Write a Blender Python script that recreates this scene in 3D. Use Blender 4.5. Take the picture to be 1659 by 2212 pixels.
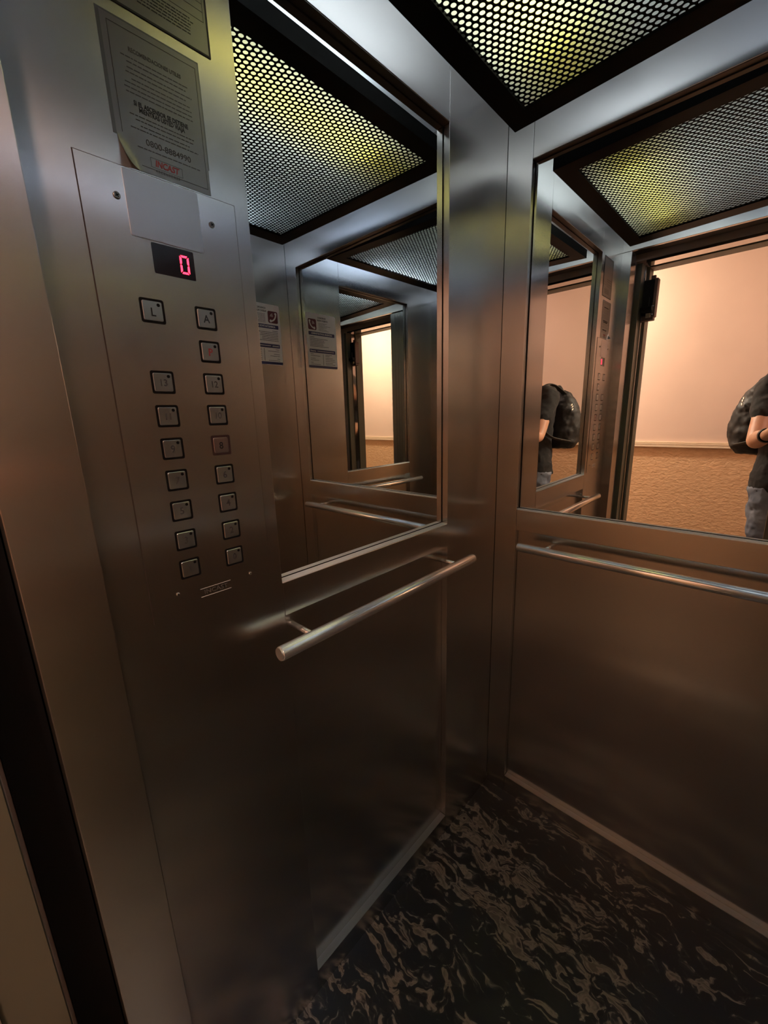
import bpy, bmesh, math, random
from mathutils import Vector, Matrix
random.seed(7)
for o in list(bpy.data.objects): bpy.data.objects.remove(o, do_unlink=True)
SC = bpy.context.scene
COL = SC.collection
R = math.radians

# ------------------------------------------------------------------ camera
CAM = Vector((0.6422, -1.2061, 1.3964)); YAW, PIT, ROL, FPX = 0.76292, -0.231478, -0.02978, 883.08
fwd = Vector((-math.sin(YAW)*math.cos(PIT), math.cos(YAW)*math.cos(PIT), math.sin(PIT)))
rgt = Vector((math.cos(YAW), math.sin(YAW), 0)); upv = rgt.cross(fwd)
r2 = math.cos(ROL)*rgt + math.sin(ROL)*upv; u2 = -math.sin(ROL)*rgt + math.cos(ROL)*upv
cd = bpy.data.cameras.new('camera'); cam = bpy.data.objects.new('camera', cd); COL.objects.link(cam)
m = Matrix((r2, u2, -fwd)).transposed().to_4x4(); m.translation = CAM; cam.matrix_world = m
cd.sensor_fit = 'HORIZONTAL'; cd.sensor_width = 36; cd.lens = FPX*36/1659; cd.clip_start = 0.01
SC.camera = cam
# ------------------------------------------------------------------ world, exposure, lamp strengths
W_ = bpy.data.worlds.new('world'); SC.world = W_; W_.use_nodes = True
W_.node_tree.nodes['Background'].inputs[0].default_value = (0.01, 0.01, 0.012, 1)
W_.node_tree.nodes['Background'].inputs[1].default_value = 0.0
SC.cycles.max_bounces = 16; SC.cycles.glossy_bounces = 14; SC.cycles.diffuse_bounces = 6; SC.cycles.sample_clamp_indirect = 6.0   # mirrors facing mirrors
SC.view_settings.view_transform = 'Standard'; SC.view_settings.look = 'None'
SC.view_settings.exposure = 0.68; SC.view_settings.gamma = 1.0; SC.view_settings.use_curve_mapping = False
TUBE_WARM = ((0.80, 0.92, 1.0), 22.0)
TUBE_COOL = ((0.54, 0.69, 1.0), 38.0)
HALL_LAMP = ((1.0, 0.80, 0.62), 740.0)
HALL_LAMP2 = ((1.0, 0.70, 0.60), 42.0)

# ------------------------------------------------------------------ measured cabin
W = 1.0462; D = 0.0185; YF = -1.0995; XJ = 0.0407
ZMT, ZMB, ZAL, ZSK = 2.0466, 1.0956, 1.0256, 0.069
YS, YK = -0.2778, -0.8181; XS = 0.0732; ZTOP = 2.24
YH = -2.75   # far wall of the landing

# ------------------------------------------------------------------ materials
def nodes(name):
    m = bpy.data.materials.new(name); m.use_nodes = True
    nt = m.node_tree; return m, nt, nt.nodes['Principled BSDF']
def P(name, col, rough=0.5, metal=0.0, spec=0.5, **kw):
    m, nt, b = nodes(name)
    b.inputs['Base Color'].default_value = (*col, 1); b.inputs['Roughness'].default_value = rough
    b.inputs['Metallic'].default_value = metal; b.inputs['Specular IOR Level'].default_value = spec
    for k, v in kw.items(): b.inputs[k].default_value = v
    return m
def noise(nt, scale, detail=2, mscale=None, rot=None, coord='Object'):
    tc = nt.nodes.new('ShaderNodeTexCoord'); mp = nt.nodes.new('ShaderNodeMapping')
    if mscale: mp.inputs['Scale'].default_value = mscale
    if rot: mp.inputs['Rotation'].default_value = rot
    nt.links.new(tc.outputs[coord], mp.inputs[0])
    n = nt.nodes.new('ShaderNodeTexNoise'); n.inputs['Scale'].default_value = scale; n.inputs['Detail'].default_value = detail
    nt.links.new(mp.outputs[0], n.inputs['Vector']); return n
def maprange(nt, src, a, b, c, d):
    r = nt.nodes.new('ShaderNodeMapRange')
    for i, v in enumerate((a, b, c, d)): r.inputs[1+i].default_value = v
    nt.links.new(src, r.inputs[0]); return r
def ramp(nt, src, stops):
    r = nt.nodes.new('ShaderNodeValToRGB'); e = r.color_ramp.elements
    while len(e) < len(stops): e.new(0.5)
    for i, (p, c) in enumerate(stops): e[i].position = p; e[i].color = (*c, 1)
    nt.links.new(src, r.inputs[0]); return r
def steel(name, col=(0.62, 0.59, 0.55), rough=0.24, aniso=0.9, streak=0.0, smudge=0.012):
    m, nt, b = nodes(name); L = nt.links
    b.inputs['Metallic'].default_value = 1.0; b.inputs['Anisotropic'].default_value = aniso
    fine = noise(nt, 60, 1, (30, 30, 0.6))       # brush lines run up and down
    big = noise(nt, 2.3, 4, (1, 1, 1))
    mx = nt.nodes.new('ShaderNodeMix'); mx.data_type = 'RGBA'
    mx.inputs['A'].default_value = (*[c*0.995 for c in col], 1); mx.inputs['B'].default_value = (*[min(1, c*1.0) for c in col], 1)
    L.new(fine.outputs[0], mx.inputs['Factor']); L.new(mx.outputs['Result'], b.inputs['Base Color'])
    a = maprange(nt, fine.outputs[0], 0.3, 0.7, rough-streak, rough+streak)
    s = maprange(nt, big.outputs[0], 0.1, 0.9, 0, smudge)
    ad = nt.nodes.new('ShaderNodeMath'); L.new(a.outputs[0], ad.inputs[0]); L.new(s.outputs[0], ad.inputs[1])
    L.new(ad.outputs[0], b.inputs['Roughness'])
    g = nt.nodes.new('ShaderNodeNewGeometry'); cr = nt.nodes.new('ShaderNodeVectorMath'); cr.operation = 'CROSS_PRODUCT'
    cr.inputs[1].default_value = (0.02, 0.03, 1.0); L.new(g.outputs['Normal'], cr.inputs[0])
    L.new(cr.outputs[0], b.inputs['Tangent'])
    return m
def emit(name, col, s):
    m = bpy.data.materials.new(name); m.use_nodes = True; nt = m.node_tree; nt.nodes.clear()
    e = nt.nodes.new('ShaderNodeEmission'); o = nt.nodes.new('ShaderNodeOutputMaterial')
    e.inputs[0].default_value = (*col, 1); e.inputs[1].default_value = s; nt.links.new(e.outputs[0], o.inputs[0]); return m

STEEL = steel('brushed_steel')
STEEL_LOW = STEEL
STEEL_EDGE = P('matt_aluminium_ledge', (0.90, 0.89, 0.84), 0.45, 0.0)
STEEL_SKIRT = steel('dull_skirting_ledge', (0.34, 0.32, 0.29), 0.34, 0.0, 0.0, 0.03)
STEEL_RAIL = P('satin_rail_steel', (0.96, 0.94, 0.88), 0.18, 0.85)
STEEL_DOOR = steel('dull_door_steel', (0.50, 0.50, 0.47), 0.38, 0.3, 0.0)
RETURN_SHADE = steel('dull_shade_return', (0.075, 0.068, 0.06), 0.40, 0.2, 0.0)  # steel darkened to hold the shade of the downward-facing return
POLISH = P('polished_jamb_strip', (0.62, 0.58, 0.55), 0.08, 1.0)
OLIVE = P('dull_olive_frame_paint', (0.17, 0.155, 0.10), 0.45, 0.0)
MIRROR = P('mirror_glass', (0.80, 0.81, 0.78), 0.0, 1.0)
BLACK = P('black_painted_metal', (0.0035, 0.0033, 0.003), 0.5, 0.0, 0.08)
DARKGAP = P('dark_backing', (0.01, 0.01, 0.01), 0.8)
BUTTON = steel('button_steel', (0.62, 0.61, 0.58), 0.28, 0.2, 0.0, 0.03)
BLACKPL = P('black_plastic', (0.009, 0.008, 0.0075), 0.45, 0.0, 0.15)
INK = P('black_ink', (0.02, 0.02, 0.02), 0.5)
GREYINK = P('worn_grey_ink', (0.06, 0.055, 0.05), 0.5)
REDINK = P('red_ink', (0.30, 0.035, 0.03), 0.5)
WHITE = P('white_card', (0.72, 0.73, 0.68), 0.35)
NAVY = P('navy_print', (0.035, 0.035, 0.11), 0.4)
MAROON = P('maroon_print', (0.13, 0.025, 0.03), 0.4)
LABELM = P('grey_metallic_sticker', (0.24, 0.24, 0.23), 0.36, 0.75)
LABELM2 = P('grey_metallic_sticker_edge', (0.15, 0.155, 0.15), 0.4, 0.6)
DISPLAY = P('dark_display_filter', (0.012, 0.004, 0.006), 0.12)
LED = emit('red_led', (1.0, 0.02, 0.05), 4.5)

# ------------------------------------------------------------------ mesh helpers
def new(name, bm, mat, parent=None, smooth=False):
    me = bpy.data.meshes.new(name); bmesh.ops.recalc_face_normals(bm, faces=bm.faces); bm.to_mesh(me); bm.free()
    if smooth:
        for p in me.polygons: p.use_smooth = True
    o = bpy.data.objects.new(name, me); COL.objects.link(o)
    me.materials.append(mat)
    if parent: o.parent = parent
    return o
def tag(o, label=None, cat=None, group=None, kind=None):
    if label: o['label'] = label
    if cat: o['category'] = cat
    if group: o['group'] = group
    if kind: o['kind'] = kind
    return o
def empty(name, loc=(0, 0, 0)):
    o = bpy.data.objects.new(name, None); o.empty_display_size = 0.05; COL.objects.link(o); o.location = loc; return o
def child(o, parent):
    """parent while keeping world place (parents are never rotated)"""
    o.parent = parent; o.matrix_parent_inverse = Matrix.Translation(-parent.location); return o
def box(bm, x0, x1, y0, y1, z0, z1, bev=0.0):
    if x0 > x1: x0, x1 = x1, x0
    if y0 > y1: y0, y1 = y1, y0
    v = [bm.verts.new(c) for c in ((x0,y0,z0),(x1,y0,z0),(x1,y1,z0),(x0,y1,z0),(x0,y0,z1),(x1,y0,z1),(x1,y1,z1),(x0,y1,z1))]
    fs = [bm.faces.new([v[i] for i in q]) for q in ((0,3,2,1),(4,5,6,7),(0,1,5,4),(1,2,6,5),(2,3,7,6),(3,0,4,7))]
    if bev:
        es = list({e for f in fs for e in f.edges}); bmesh.ops.bevel(bm, geom=es, offset=bev, segments=2, affect='EDGES', profile=0.5)
def bx(name, mat, parent, *a, bev=0.0):
    bm = bmesh.new(); box(bm, *a, bev=bev); o = new(name, bm, mat)
    if parent: child(o, parent)
    return o
def cyl(bm, p0, p1, r0, r1=None, n=24, cap=True, bev=0.0):
    p0, p1 = Vector(p0), Vector(p1); r1 = r0 if r1 is None else r1
    d = (p1-p0).normalized(); a = d.orthogonal().normalized(); b = d.cross(a)
    L = (p1-p0).length
    prof = [(0, r0), (L, r1)] if not bev else [(0, r0-bev), (bev*.3, r0-bev*.3), (bev, r0), (L-bev, r1), (L-bev*.3, r1-bev*.3), (L, r1-bev)]
    rings = []
    for t, r in prof:
        rings.append([bm.verts.new(p0+d*t+(a*math.cos(2*math.pi*i/n)+b*math.sin(2*math.pi*i/n))*r) for i in range(n)])
    for q in range(len(rings)-1):
        for i in range(n): bm.faces.new((rings[q][i], rings[q][(i+1)%n], rings[q+1][(i+1)%n], rings[q+1][i]))
    if cap: bm.faces.new(rings[0]); bm.faces.new(rings[-1])
def rrect(w, h, r, n=5):
    pts = []
    for cx, cy, a0 in ((w/2-r, h/2-r, 0), (-w/2+r, h/2-r, 90), (-w/2+r, -h/2+r, 180), (w/2-r, -h/2+r, 270)):
        for i in range(n+1):
            a = R(a0+90*i/n); pts.append((cx+r*math.cos(a), cy+r*math.sin(a)))
    return pts
class Frame:
    """a flat working plane: u to the viewer's right, v up, n towards the viewer"""
    def __init__(s, o, u, v): s.o = Vector(o); s.u = Vector(u); s.v = Vector(v); s.n = s.u.cross(s.v)
    def __call__(s, a, b, c=0): return s.o+s.u*a+s.v*b+s.n*c
    def mat(s, a=0, b=0, c=0):
        m = Matrix((s.u, s.v, s.n)).transposed().to_4x4(); m.translation = s(a, b, c); return m
FL = Frame((0, 0, 0), (0, 1, 0), (0, 0, 1))       # left wall, viewer looks towards -x: u = y
FR = Frame((W, 0, 0), (0, -1, 0), (0, 0, 1))      # right wall: u = -y
def prism(bm, F, pts, c0, c1, bev=0.0):
    a = [bm.verts.new(F(p[0], p[1], c0)) for p in pts]
    if bev:
        cx = sum(p[0] for p in pts)/len(pts); cy = sum(p[1] for p in pts)/len(pts)
        sx = max(abs(p[0]-cx) for p in pts); sy = max(abs(p[1]-cy) for p in pts)
        k = 1-bev/min(sx, sy)
        m_ = [bm.verts.new(F(p[0], p[1], c1-bev)) for p in pts]
        b = [bm.verts.new(F(cx+(p[0]-cx)*k, cy+(p[1]-cy)*k, c1)) for p in pts]; rings = [a, m_, b]
    else:
        b = [bm.verts.new(F(p[0], p[1], c1)) for p in pts]; rings = [a, b]
    n = len(pts)
    for q in range(len(rings)-1):
        for i in range(n): bm.faces.new((rings[q][i], rings[q][(i+1)%n], rings[q+1][(i+1)%n], rings[q+1][i]))
    bm.faces.new(rings[0]); bm.faces.new(rings[-1])
def shift(pts, a, b): return [(p[0]+a, p[1]+b) for p in pts]
def rect(a0, a1, b0, b1): return [(a0, b0), (a1, b0), (a1, b1), (a0, b1)]
def bar_frame(bm, F, a0, a1, b0, b1, t, c0, c1):
    for q in (rect(a0, a1, b0, b0+t), rect(a0, a1, b1-t, b1), rect(a0, a0+t, b0+t, b1-t), rect(a1-t, a1, b0+t, b1-t)):
        prism(bm, F, q, c0, c1)
def textobj(name, s, F, a, b, c, size, mat, parent=None, sx=1.0, shear=0.0, bold=0.0, ext=0.0002, align='CENTER', spacing=1.0):
    cu = bpy.data.curves.new(name, 'FONT'); cu.body = s; cu.size = size; cu.align_x = align; cu.align_y = 'CENTER'
    cu.shear = shear; cu.extrude = ext; cu.offset = bold; cu.space_character = spacing; cu.resolution_u = 3
    t = bpy.data.objects.new(name, cu); COL.objects.link(t)
    me = bpy.data.meshes.new_from_object(t.evaluated_get(bpy.context.evaluated_depsgraph_get()))
    COL.objects.unlink(t); bpy.data.objects.remove(t)
    me.transform(F.mat(a, b, c) @ Matrix.Diagonal((sx, 1, 1, 1)))
    me.materials.clear(); me.materials.append(mat); me.name = name
    o = bpy.data.objects.new(name, me); COL.objects.link(o)
    if parent: child(o, parent)
    return o
def squiggle(bm, F, a0, a1, b, h, c0, c1, rnd):
    """one line of print too small to read: short word-long dashes"""
    a = a0
    while a < a1-0.0006:
        w = min(rnd.uniform(0.0022, 0.0075), a1-a); prism(bm, F, rect(a, a+w, b-h/2, b+h/2), c0, c1); a += w+rnd.uniform(0.0007, 0.0012)

# ------------------------------------------------------------------ cabin walls
G = 0.0005
def panelled_wall(side):
    """left / right walls: front panel, recessed mirror field over recessed lower field, corner panel"""
    if side == 'left': X = lambda a: a
    else: X = lambda a: W-a
    root = bx('wall_'+side, DARKGAP, None, X(-0.050), X(-0.031), YF-0.0, 0.031, 0, ZTOP); tag(root, kind='structure')
    b = 0.0007
    bx('corner_panel', STEEL, root, X(-0.030), X(0), YS+G, -0.0006, 0, ZTOP-0.001, bev=b)
    bx('front_panel', STEEL, root, X(-0.030), X(0), YF+0.0006, YK-G, 0, ZTOP-0.001, bev=b)
    bx('header_panel', STEEL, root, X(-0.030), X(0), YK+G, YS-G, ZMT, ZTOP-0.001, bev=b)
    bx('head_shade_strip', RETURN_SHADE, root, X(-D+0.0005), X(-0.0008), YK+G+0.001, YS-G-0.001, ZMT-0.0016, ZMT-0.0001)  # added strip, shade under the header put into its dark colour
    bx('middle_rail', STEEL, root, X(-0.030), X(0), YK+G, YS-G, ZAL, ZMB-0.0030, bev=b)
    bx('ledge', STEEL_EDGE, root, X(-0.0300), X(0.0003), YK+G, YS-G, ZMB-0.0029, ZMB, bev=0.0005)
    bx('lower_panel', STEEL, root, X(-0.030), X(-D), YK+G, YS-G, ZSK, ZAL)
    bx('skirting', STEEL, root, X(-0.030), X(0), YK+G, YS-G, 0, ZSK-0.0022, bev=b)
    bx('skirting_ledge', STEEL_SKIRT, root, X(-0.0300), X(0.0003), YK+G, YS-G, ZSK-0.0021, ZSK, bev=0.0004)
    return root
wl = panelled_wall('left'); wr = panelled_wall('right')
wb = bx('wall_back', DARKGAP, None, -0.030, W+0.030, 0.031, 0.050, 0, ZTOP); tag(wb, kind='structure')
X0, X1 = XS, W-XS; b_ = 0.0007
bx('corner_panel', STEEL, wb, 0.0006, X0-G, 0, 0.030, 0, ZTOP-0.001, bev=b_)
bx('corner_panel', STEEL, wb, X1+G, W-0.0006, 0, 0.030, 0, ZTOP-0.001, bev=b_)
bx('header_panel', STEEL, wb, X0+G, X1-G, 0, 0.030, ZMT, ZTOP-0.001, bev=b_)
bx('head_shade_strip', RETURN_SHADE, wb, X0+G+0.001, X1-G-0.001, 0.0008, D-0.0005, ZMT-0.0016, ZMT-0.0001)  # added dark strip, painted shade of the recess top
bx('middle_rail', STEEL, wb, X0+G, X1-G, 0, 0.030, ZAL, ZMB-0.0030, bev=b_)
bx('ledge', STEEL_EDGE, wb, X0+G, X1-G, -0.0003, 0.030, ZMB-0.0029, ZMB, bev=0.0005)
bx('lower_panel', STEEL, wb, X0+G, X1-G, D, 0.030, ZSK, ZAL)
bx('skirting', STEEL, wb, X0+G, X1-G, 0, 0.030, 0, ZSK-0.0022, bev=b_)
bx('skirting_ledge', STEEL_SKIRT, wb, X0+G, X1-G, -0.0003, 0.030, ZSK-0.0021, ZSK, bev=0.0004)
# mirrors: things of their own, set in the recesses
m1 = tag(bx('wall_mirror', MIRROR, None, -0.030, -D, YK+G, YS-G, ZMB, ZMT), 'tall mirror recessed in the left wall beside the button panel', 'mirror')
m2 = tag(bx('wall_mirror', MIRROR, None, X0+G, X1-G, D, 0.030, ZMB, ZMT), 'wide mirror recessed in the back wall, reflecting the open doorway', 'mirror')
m3 = tag(bx('wall_mirror', MIRROR, None, W+D, W+0.030, YK+G, YS-G, ZMB, ZMT), 'mirror on the right wall, seen only as a reflection beside the phone notice', 'mirror')
def gasket(par, F, a0, a1):
    bm = bmesh.new(); bar_frame(bm, F, a0, a1, ZMB+0.0001, ZMT-0.002, 0.0015, 0.0001, 0.0009); child(new('black_gasket', bm, BLACKPL), par)
gasket(m1, Frame((-D, 0, 0), (0, 1, 0), (0, 0, 1)), YK+G, YS-G); gasket(m2, Frame((0, D, 0), (1, 0, 0), (0, 0, 1)), X0+G, X1-G)
gasket(m3, Frame((W+D, 0, 0), (0, -1, 0), (0, 0, 1)), -YS+G, -YK-G)
# front wall: slim left return, right return, header
wf = bx('wall_front', STEEL, None, -0.030, XJ, -1.180, YF, 0, 2.104, bev=0.001); tag(wf, kind='structure')
bx('right_return', STEEL, wf, 1.005, W+0.030, -1.180, YF, 0, 2.104, bev=0.001)
bx('header_panel', STEEL, wf, -0.030, W+0.030, -1.118, YF, 2.105, ZTOP-0.001, bev=0.001)
bx('header_soffit', BLACK, wf, XJ, 1.005, -1.180, -1.119, 2.105, ZTOP-0.001)
# ceiling above the hung light panel
CEILM = P('white_ceiling_paint', (0.75, 0.76, 0.76), 0.6)
tag(bx('ceiling', P('white_ceiling_sheet', (0.72, 0.73, 0.75), 0.6), None, -0.050, W+0.050, -1.18, 0.050, ZTOP, ZTOP+0.02), kind='structure')

# ------------------------------------------------------------------ hung ceiling panel
def FZ(x, y): return 2.0633+0.0335*x-0.0112*y
fx0, fx1, fy0, fy1 = 0.0704, 0.9145, -0.9435, -0.0995
ix0, ix1, iy0, iy1 = 0.120, 0.8440, -0.8720, -0.1520
root = empty('light_panel', ((fx0+fx1)/2, (fy0+fy1)/2, FZ(0.5, -0.5)))
tag(root, 'black-framed perforated light panel hung under the elevator ceiling', 'ceiling light')
def tbox(bm, x0, x1, y0, y1, dz0, dz1):
    v = [bm.verts.new((x, y, FZ(x, y)+dz)) for dz in (dz0, dz1) for x, y in ((x0, y0), (x1, y0), (x1, y1), (x0, y1))]
    for q in ((0,3,2,1),(4,5,6,7),(0,1,5,4),(1,2,6,5),(2,3,7,6),(3,0,4,7)): bm.faces.new([v[i] for i in q])
bm = bmesh.new()
tbox(bm, fx0, fx1, iy1, fy1, 0, 0.034); tbox(bm, fx0, fx1, fy0, iy0, 0, 0.034)
tbox(bm, fx0, ix0, iy0, iy1, 0, 0.034); tbox(bm, ix1, fx1, iy0, iy1, 0, 0.034)
child(new('frame', bm, BLACK), root)
def perforated(px=0.01386, row=0.0120, rad=0.00525, n=12, th=0.0012):
    verts, faces = [], []
    hexa = []
    for i in range(n):
        a = R(30+i*360/n)  # hexagon with corners at 30+60k, flat sides left/right
        k = (px/2)/max(abs(math.cos(a-R(60*s))) for s in range(6))
        hexa.append((k*math.cos(a), k*math.sin(a)))
    circ = [(rad*math.cos(R(30+i*360/n)), rad*math.sin(R(30+i*360/n))) for i in range(n)]
    r = 0; y = -0.158
    while y > iy0-0.004:
        x = 0.125-0.01386+(0.00693 if r % 2 else 0)
        while x < ix1+0.007:
            o = len(verts)
            for (a, b) in hexa: verts.append((x+a, y+b, FZ(x+a, y+b)+0.003))
            for (a, b) in circ: verts.append((x+a, y+b, FZ(x, y)+0.003))
            for (a, b) in circ: verts.append((x+a, y+b, FZ(x, y)+0.003+th))
            for i in range(n):
                j = (i+1) % n
                faces.append((o+j, o+i, o+n+i, o+n+j)); faces.append((o+n+j, o+n+i, o+2*n+i, o+2*n+j))
            x += px
        y -= row; r += 1
    me = bpy.data.meshes.new('perforated_sheet'); me.from_pydata(verts, [], faces); me.materials.append(BLACK)
    o = bpy.data.objects.new('perforated_sheet', me); COL.objects.link(o); return o
child(perforated(), root)
DIFF = bpy.data.materials.new('opal_diffuser'); DIFF.use_nodes = True; nt = DIFF.node_tree; nt.nodes.clear()
tr = nt.nodes.new('ShaderNodeBsdfTranslucent'); tr.inputs[0].default_value = (0.62, 0.62, 0.58, 1)
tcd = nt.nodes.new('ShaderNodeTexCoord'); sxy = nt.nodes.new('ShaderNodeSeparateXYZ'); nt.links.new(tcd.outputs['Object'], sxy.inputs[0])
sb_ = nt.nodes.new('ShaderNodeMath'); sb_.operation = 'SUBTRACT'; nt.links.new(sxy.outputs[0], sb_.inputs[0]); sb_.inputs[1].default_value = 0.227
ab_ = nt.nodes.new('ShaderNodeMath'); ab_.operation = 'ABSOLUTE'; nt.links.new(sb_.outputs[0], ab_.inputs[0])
yr = ramp(nt, ab_.outputs[0], [(0.02, (0.96, 0.78, 0.20)), (0.14, (0.84, 0.81, 0.65))]); nt.links.new(yr.outputs[0], tr.inputs[0])   # yellow glow of the left tube painted into the sheet colour
df = nt.nodes.new('ShaderNodeBsdfDiffuse'); df.inputs[0].default_value = (0.8, 0.8, 0.76, 1)
mx = nt.nodes.new('ShaderNodeMixShader'); mx.inputs[0].default_value = 0.25; ou = nt.nodes.new('ShaderNodeOutputMaterial')
nt.links.new(tr.outputs[0], mx.inputs[1]); nt.links.new(df.outputs[0], mx.inputs[2]); nt.links.new(mx.outputs[0], ou.inputs[0])
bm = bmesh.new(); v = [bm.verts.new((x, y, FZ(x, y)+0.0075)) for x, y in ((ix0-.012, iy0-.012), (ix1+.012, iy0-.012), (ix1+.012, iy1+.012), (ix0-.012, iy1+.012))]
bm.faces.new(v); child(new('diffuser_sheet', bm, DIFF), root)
def tube(x, y0, y1, mat, lab):
    t = empty('fluorescent_tube', (x, (y0+y1)/2, 2.135)); tag(t, lab, 'light tube')
    bm = bmesh.new(); cyl(bm, (x, y0, 2.135), (x, y1, 2.135), 0.008, n=12); child(new('glass_tube', bm, mat, smooth=False), t)
    for y, s in ((y0, -1), (y1, 1)):
        bm = bmesh.new(); cyl(bm, (x, y, 2.135), (x, y+s*0.012, 2.135), 0.009, n=12); child(new('end_cap', bm, STEEL_RAIL), t)
        bm = bmesh.new(); box(bm, x-0.006, x+0.006, y+s*0.002, y+s*0.012, 2.135, ZTOP); child(new('holder', bm, CEILM), t)
tube(0.227, -0.76, -0.28, emit('warm_tube', *TUBE_WARM), 'warm yellow light tube behind the perforated panel, nearest the left wall')
tube(0.835, -0.80, -0.30, emit('cool_tube', *TUBE_COOL), 'cool white light tube behind the perforated panel, nearest the right wall')

# ------------------------------------------------------------------ handrails
def handrail(kind, label):
    """P(s, off): s along the wall, off out of the wall"""
    s0, s1, q0, q1 = (-0.8713, -0.2285, -0.793, -0.302) if kind != 'back' else (0.1086, W-0.1086, 0.187, W-0.187)
    if kind == 'left': pt = lambda s, o, z=0.992: (o, s, z)
    elif kind == 'right': pt = lambda s, o, z=0.992: (W-o, s, z)
    else: pt = lambda s, o, z=0.992: (s, -o, z)
    t = empty('handrail', pt((s0+s1)/2, -D)); tag(t, label, 'handrail')
    bm = bmesh.new(); cyl(bm, pt(s0+.002, 0.0551, 0.990), pt(s1-.002, 0.0551, 0.990), 0.0135, n=40, bev=0.0016); child(new('grip_bar', bm, STEEL_RAIL, smooth=True), t)
    for s in (s0, s1):
        e = 0.0025 if s == s0 else -0.0025
        bm = bmesh.new(); cyl(bm, pt(s, 0.0551, 0.990), pt(s+e, 0.0551, 0.990), 0.0122, n=40, bev=0.0006); child(new('end_cap', bm, STEEL_RAIL), t)
    for s in (q0, q1):
        bm = bmesh.new(); cyl(bm, pt(s, -D), pt(s, 0.048), 0.0060, n=20); child(new('standoff', bm, STEEL_RAIL, smooth=True), t)
for o_ in [handrail('left', 'steel handrail on the left wall below the mirror, beside the button panel'),
           handrail('back', 'long steel handrail on the back wall under the wide mirror'),
           handrail('right', 'steel handrail of the right wall, seen only in the mirrors')]: pass

# ------------------------------------------------------------------ control panel
cp = empty('control_panel', (0, -0.9415, 1.41)); tag(cp, 'brushed steel elevator button panel with red floor display and seventeen buttons', 'control panel')
YL, YR = -0.9795, -0.9060
PITCH = 0.04646
rows = [1.5440-PITCH*i for i in range(9)]
btn = [('L', YL, 0), ('A', YR, 0), ('P', YR, 1), ('13', YL, 2), ('12', YR, 2), ('11', YL, 3), ('10', YR, 3), ('9', YL, 4), ('8', YR, 4),
       ('7', YL, 5), ('6', YR, 5), ('5', YL, 6), ('4', YR, 6), ('3', YL, 7), ('2', YR, 7), ('1', YL, 8), ('0', YR, 8)]
OUT = rrect(0.0312, 0.0312, 0.0030)
FP0, FP1, FPB, FPT = -1.0415, -0.8425, 1.100, 1.7095
def plate_with_holes():
    bm = bmesh.new(); c = 0.0014; used = {(y, r) for _, y, r in btn}
    mid = (YL+YR)/2; xs = [FP0, YL-0.0200, mid, YR+0.0200, FP1]
    def quad(a0, a1, b0, b1):
        bm.faces.new([bm.verts.new(FL(a, b, c)) for a, b in ((a0, b0), (a1, b0), (a1, b1), (a0, b1))])
    zt, zb = rows[0]+PITCH/2, rows[-1]-PITCH/2
    def ring(a0, a1, b0, b1, ca, cb, pts):
        n = len(pts); inner = [bm.verts.new(FL(ca+p[0], cb+p[1], c)) for p in pts]; deep = [bm.verts.new(FL(ca+p[0], cb+p[1], 0.0001)) for p in pts]
        outer = []
        for p in pts:
            dx, dy = p; k = min(((a1-ca) if dx > 0 else (ca-a0))/max(abs(dx), 1e-9), ((b1-cb) if dy > 0 else (cb-b0))/max(abs(dy), 1e-9))
            outer.append((ca+dx*k, cb+dy*k))
        ov = [bm.verts.new(FL(a, b, c)) for a, b in outer]
        for i in range(n):
            j = (i+1) % n; extra = []
            (xa, ya), (xb, yb) = outer[i], outer[j]
            if abs(xa-xb) > 1e-7 and abs(ya-yb) > 1e-7:
                cxn = a1 if max(xa, xb) > a1-1e-7 else a0; cyn = b1 if max(ya, yb) > b1-1e-7 else b0
                extra = [bm.verts.new(FL(cxn, cyn, c))]
            bm.faces.new([inner[j], inner[i], ov[i]]+extra+[ov[j]])
            bm.faces.new([inner[i], inner[j], deep[j], deep[i]])
    hs = 0.0200
    for r in range(9):
        b0, b1 = rows[r]-PITCH/2, rows[r]+PITCH/2
        quad(FP0, YL-hs, b0, b1); quad(YL+hs, YR-hs, b0, b1); quad(YR+hs, FP1, b0, b1)
        for y in (YL, YR):
            if (y, r) in used:
                ring(y-hs, y+hs, rows[r]-hs, rows[r]+hs, y, rows[r], OUT)
                quad(y-hs, y+hs, b0, rows[r]-hs); quad(y-hs, y+hs, rows[r]+hs, b1)
            else: quad(y-hs, y+hs, b0, b1)
    quad(FP0, FP1, FPB, zb)
    d0, d1, e0, e1 = -0.9695, -0.9140, 1.5930, 1.6305
    ha, hb = (d1-d0)*0.7, (e1-e0)*0.7; ca_, cb_ = (d0+d1)/2, (e0+e1)/2
    quad(FP0, FP1, zt, cb_-hb); quad(FP0, ca_-ha, cb_-hb, cb_+hb); quad(ca_+ha, FP1, cb_-hb, cb_+hb); quad(FP0, FP1, cb_+hb, FPT)
    ring(ca_-ha, ca_+ha, cb_-hb, cb_+hb, (d0+d1)/2, (e0+e1)/2, rrect(d1-d0, e1-e0, 0.002))
    for a, b in (((FP0, FPB), (FP1, FPB)), ((FP1, FPB), (FP1, FPT)), ((FP1, FPT), (FP0, FPT)), ((FP0, FPT), (FP0, FPB))):
        bm.faces.new([bm.verts.new(FL(*a, 0.0001)), bm.verts.new(FL(*b, 0.0001)), bm.verts.new(FL(*b, c)), bm.verts.new(FL(*a, c))])
    return bm
child(new('faceplate', plate_with_holes(), STEEL), cp)
bm = bmesh.new(); prism(bm, FL, rect(FP0-0.0011, FP1+0.0011, FPB-0.0002, FPT+0.0011), 0.00002, 0.0004); child(new('panel_gap', bm, P('brown_gap', (0.05, 0.03, 0.02), 0.7)), cp)
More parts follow.
